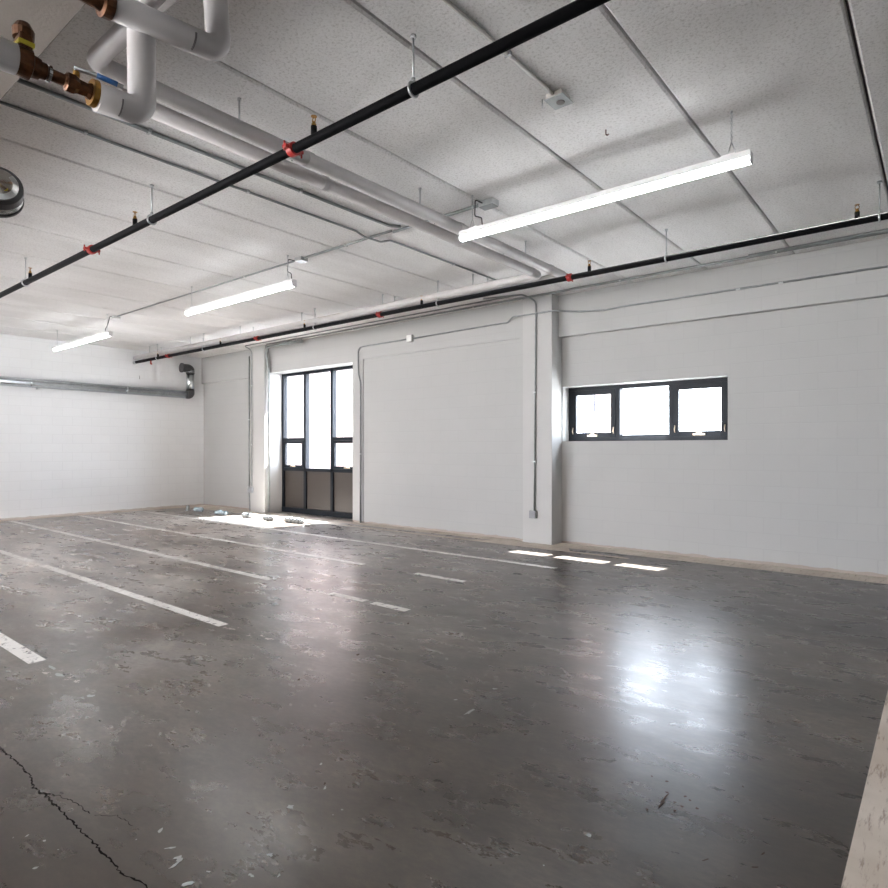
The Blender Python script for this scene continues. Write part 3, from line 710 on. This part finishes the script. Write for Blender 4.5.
jb = jbox(-7.80, 8.545, 3.58, .13, .06, .12, 'small white box on conduit high on the wall right of the tall window', 'box')
conduit([(-12.92, 8.45, 3.72), (-12.92, 8.45, .60)], .020, 0, 'thicker grey conduit at the left edge of the far column', straps=[(-12.92, 8.45, 2.2, 'Z')])
conduit([(-12.92, 8.45, .46), (-12.92, 8.47, .004)], .013, 0, 'short conduit stub between the low box and floor at the far column')
ob = thing('outlet_box', 'small grey box low beside the far column', 'outlet', (-12.86, 8.44, .53))
obj('box', box(nb(), -12.96, -12.74, 8.41, 8.45, .46, .60, .005), 'galv', ob)
conduit([(-11.0, 8.40, zc-.06), (-12.1, 8.40, zc-.06), (-12.235, 8.45, zc-.16), (-12.235, 8.52, 3.3), (-12.235, 8.52, .03)], .030, .10, 'thick greenish grey pipe in the corner between the far column and tall window')
# valve-like couplings on its ceiling end
cp = thing('conduit_coupling', 'pair of dark couplings on the ceiling conduit above the tall window', 'coupling', (-11.2, 8.40, zc-.05))
for x in (-11.35, -11.0): obj('sleeve', lathe(nb(), (x, 8.40, zc-.06), (1, 0, 0), [(0, .036), (.01, .046), (.14, .046), (.15, .036)], 16), 'conduit', cp)

# ------------------------------------------------------------------ low bundles lying along the window wall
def bundle(x, y, n, label, mat='bundle', z=0.):
    root = thing('plastic_bundle', label, 'bundle', (x, y, 0), 'low bundles along the far window wall')
    rr = random.Random(int(abs(x)*100))
    bm = nb()
    for k in range(n):
        r = rr.uniform(.045, .06); cx = x + k*.12
        tube(bm, [(cx-.055, y+rr.uniform(-.02, .02), r), (cx-.02, y, r*1.0), (cx+.04, y, r), (cx+.06, y+.01, r)], [r*.5, r, r, r*.55], 0, 12)
    obj('roll', bm, mat, root, smooth=True)
    bm = nb(); tube(bm, [(x-.07, y, .03), (x+n*.12-.04, y, .03)], .012, 0, 8); obj('tie', bm, 'seam', root)
bundle(-13.95, 7.66, 3, 'grey bundle nearest the end wall, beside a small dark stub')
bundle(-12.95, 7.62, 4, 'bluish grey bundle with a pale round end, second from the end wall')
bundle(-11.95, 7.68, 3, 'pale clear bundle in the sun patch in front of the far column', 'bundle2')
bundle(-11.15, 7.66, 3, 'pale bundle in the sun patch left of the tall window', 'bundle2')
bundle(-10.45, 7.72, 5, 'longest pale bundle, right of the others before the tall window', 'bundle2')
st = obj('pipe_stub', lathe(nb(), (-14.25, 7.62, 0), (0, 0, 1), [(0, .07), (.02, .07), (.022, .04), (.13, .04), (.135, .03)], 14), 'conduit')
tag(st, 'small dark pipe stub on the floor near the end wall corner', 'pipe stub')

# ------------------------------------------------------------------ outside
bm = box(box(nb(), -60, 40, YO, 60, -.6, -.35), -60, 40, -50, YL-.25, -.2, -.02); g = struct('floor_outside', bm, 'extground')
bb = thing('brick_building', 'brick building seen washed out through the windows', 'building', (-18, 15, -.35))
bm = nb(); box(bm, -34, -8.6, 15, 16, -.35, 7.5); box(bm, -8.6, -6.82, 15, 16, -.35, .2); box(bm, -8.6, -6.82, 15, 16, 3.4, 7.5); box(bm, -7.12, -6.82, 15, 16, .2, 3.4)
obj('brick_wall', bm, 'brick', bb)
wn = obj('window', box(nb(), -8.6, -7.12, 15.10, 15.14, .2, 3.4), 'white_frame', bb)
bm = nb()
for x in (-7.43, -7.20, -7.95): box(bm, x-.03, x+.03, 15.0, 15.1, .2, 3.4)
box(bm, -8.6, -7.12, 15.0, 15.1, 2.12, 2.20)
obj('mullion', bm, 'bluebar', wn)

nb2 = thing('sky_blocker', 'added dark block behind the camera that cuts the low sky light', 'building', (0, -22, 0))  # unseen block added to keep horizon sky off the window wall
obj('sky_blocker_wall', box(nb(), -10.5, 30, -30, -20, -.1, 8.5), 'blocker', nb2)
# ------------------------------------------------------------------ light
w = bpy.data.worlds.new('sky'); S.world = w; w.use_nodes = True
bg = w.node_tree.nodes['Background']
sk = w.node_tree.nodes.new('ShaderNodeTexSky'); sk.sky_type = 'NISHITA'; sk.sun_disc = False
sk.sun_elevation = math.radians(56); sk.sun_rotation = math.radians(16); sk.dust_density = 3.5; sk.air_density = 1.0; sk.ozone_density = 1.0
mx = w.node_tree.nodes.new('ShaderNodeMix'); mx.data_type = 'RGBA'; mx.inputs[0].default_value = .72
mx.inputs[7].default_value = (19.6, 20.6, 22.2, 1)
w.node_tree.links.new(sk.outputs[0], mx.inputs[6]); w.node_tree.links.new(mx.outputs[2], bg.inputs['Color'])
bg.inputs['Strength'].default_value = .45
sun = bpy.data.lights.new('sun', 'SUN'); sun.energy = 48; sun.angle = math.radians(.6); sun.color = (1, .985, .965)
so = bpy.data.objects.new('sun', sun); C.objects.link(so)
so.rotation_euler = Vector((-.15, -.655, -1)).to_track_quat('-Z', 'Y').to_euler(); so.location = (2, 14, 20)
def portal(x0, x1, z0, z1, y, inward):
    l = bpy.data.lights.new('daylight_portal', 'AREA'); l.shape = 'RECTANGLE'; l.size = x1-x0; l.size_y = z1-z0; l.cycles.is_portal = True
    o = bpy.data.objects.new('daylight_portal', l); C.objects.link(o); o.location = ((x0+x1)/2, y, (z0+z1)/2)
    o.rotation_euler = Vector((0, inward, 0)).to_track_quat('-Z', 'Z').to_euler()
portal(T1[0], T1[1], .95, T1[3], 9.12, -1); portal(W2[0], W2[1], W2[2], W2[3], 9.12, -1); portal(-14.8, -9.4, 0, 3.0, YL-.24, 1); portal(-9.0, -5.0, 0, 3.0, YL-.24, 1); portal(-4.5, -2.0, 0, 3.0, YL-.24, 1)

# ------------------------------------------------------------------ camera
cam = bpy.data.cameras.new('camera'); co = bpy.data.objects.new('camera', cam); C.objects.link(co); S.camera = co
cam.sensor_width = 36; cam.lens = 614/888*36; cam.shift_y = 5/888; cam.clip_start = .05
co.location = (0, 0, 1.5); co.rotation_euler = (math.radians(90), 0, math.atan2(501, 614))
S.view_settings.view_transform = 'Standard'; S.view_settings.look = 'None'; S.view_settings.gamma = 1
S.view_settings.exposure = 1.64; S.view_settings.use_curve_mapping = False
cy = S.cycles
cy.use_denoising = True; cy.denoising_input_passes = 'RGB_ALBEDO_NORMAL'; cy.denoising_prefilter = 'ACCURATE'; cy.denoiser = 'OPENIMAGEDENOISE'; cy.max_bounces = 10; cy.diffuse_bounces = 6; cy.glossy_bounces = 4
cy.transparent_max_bounces = 12; cy.sample_clamp_indirect = 12; cy.caustics_reflective = False
cy.use_light_tree = True; cy.use_adaptive_sampling = False
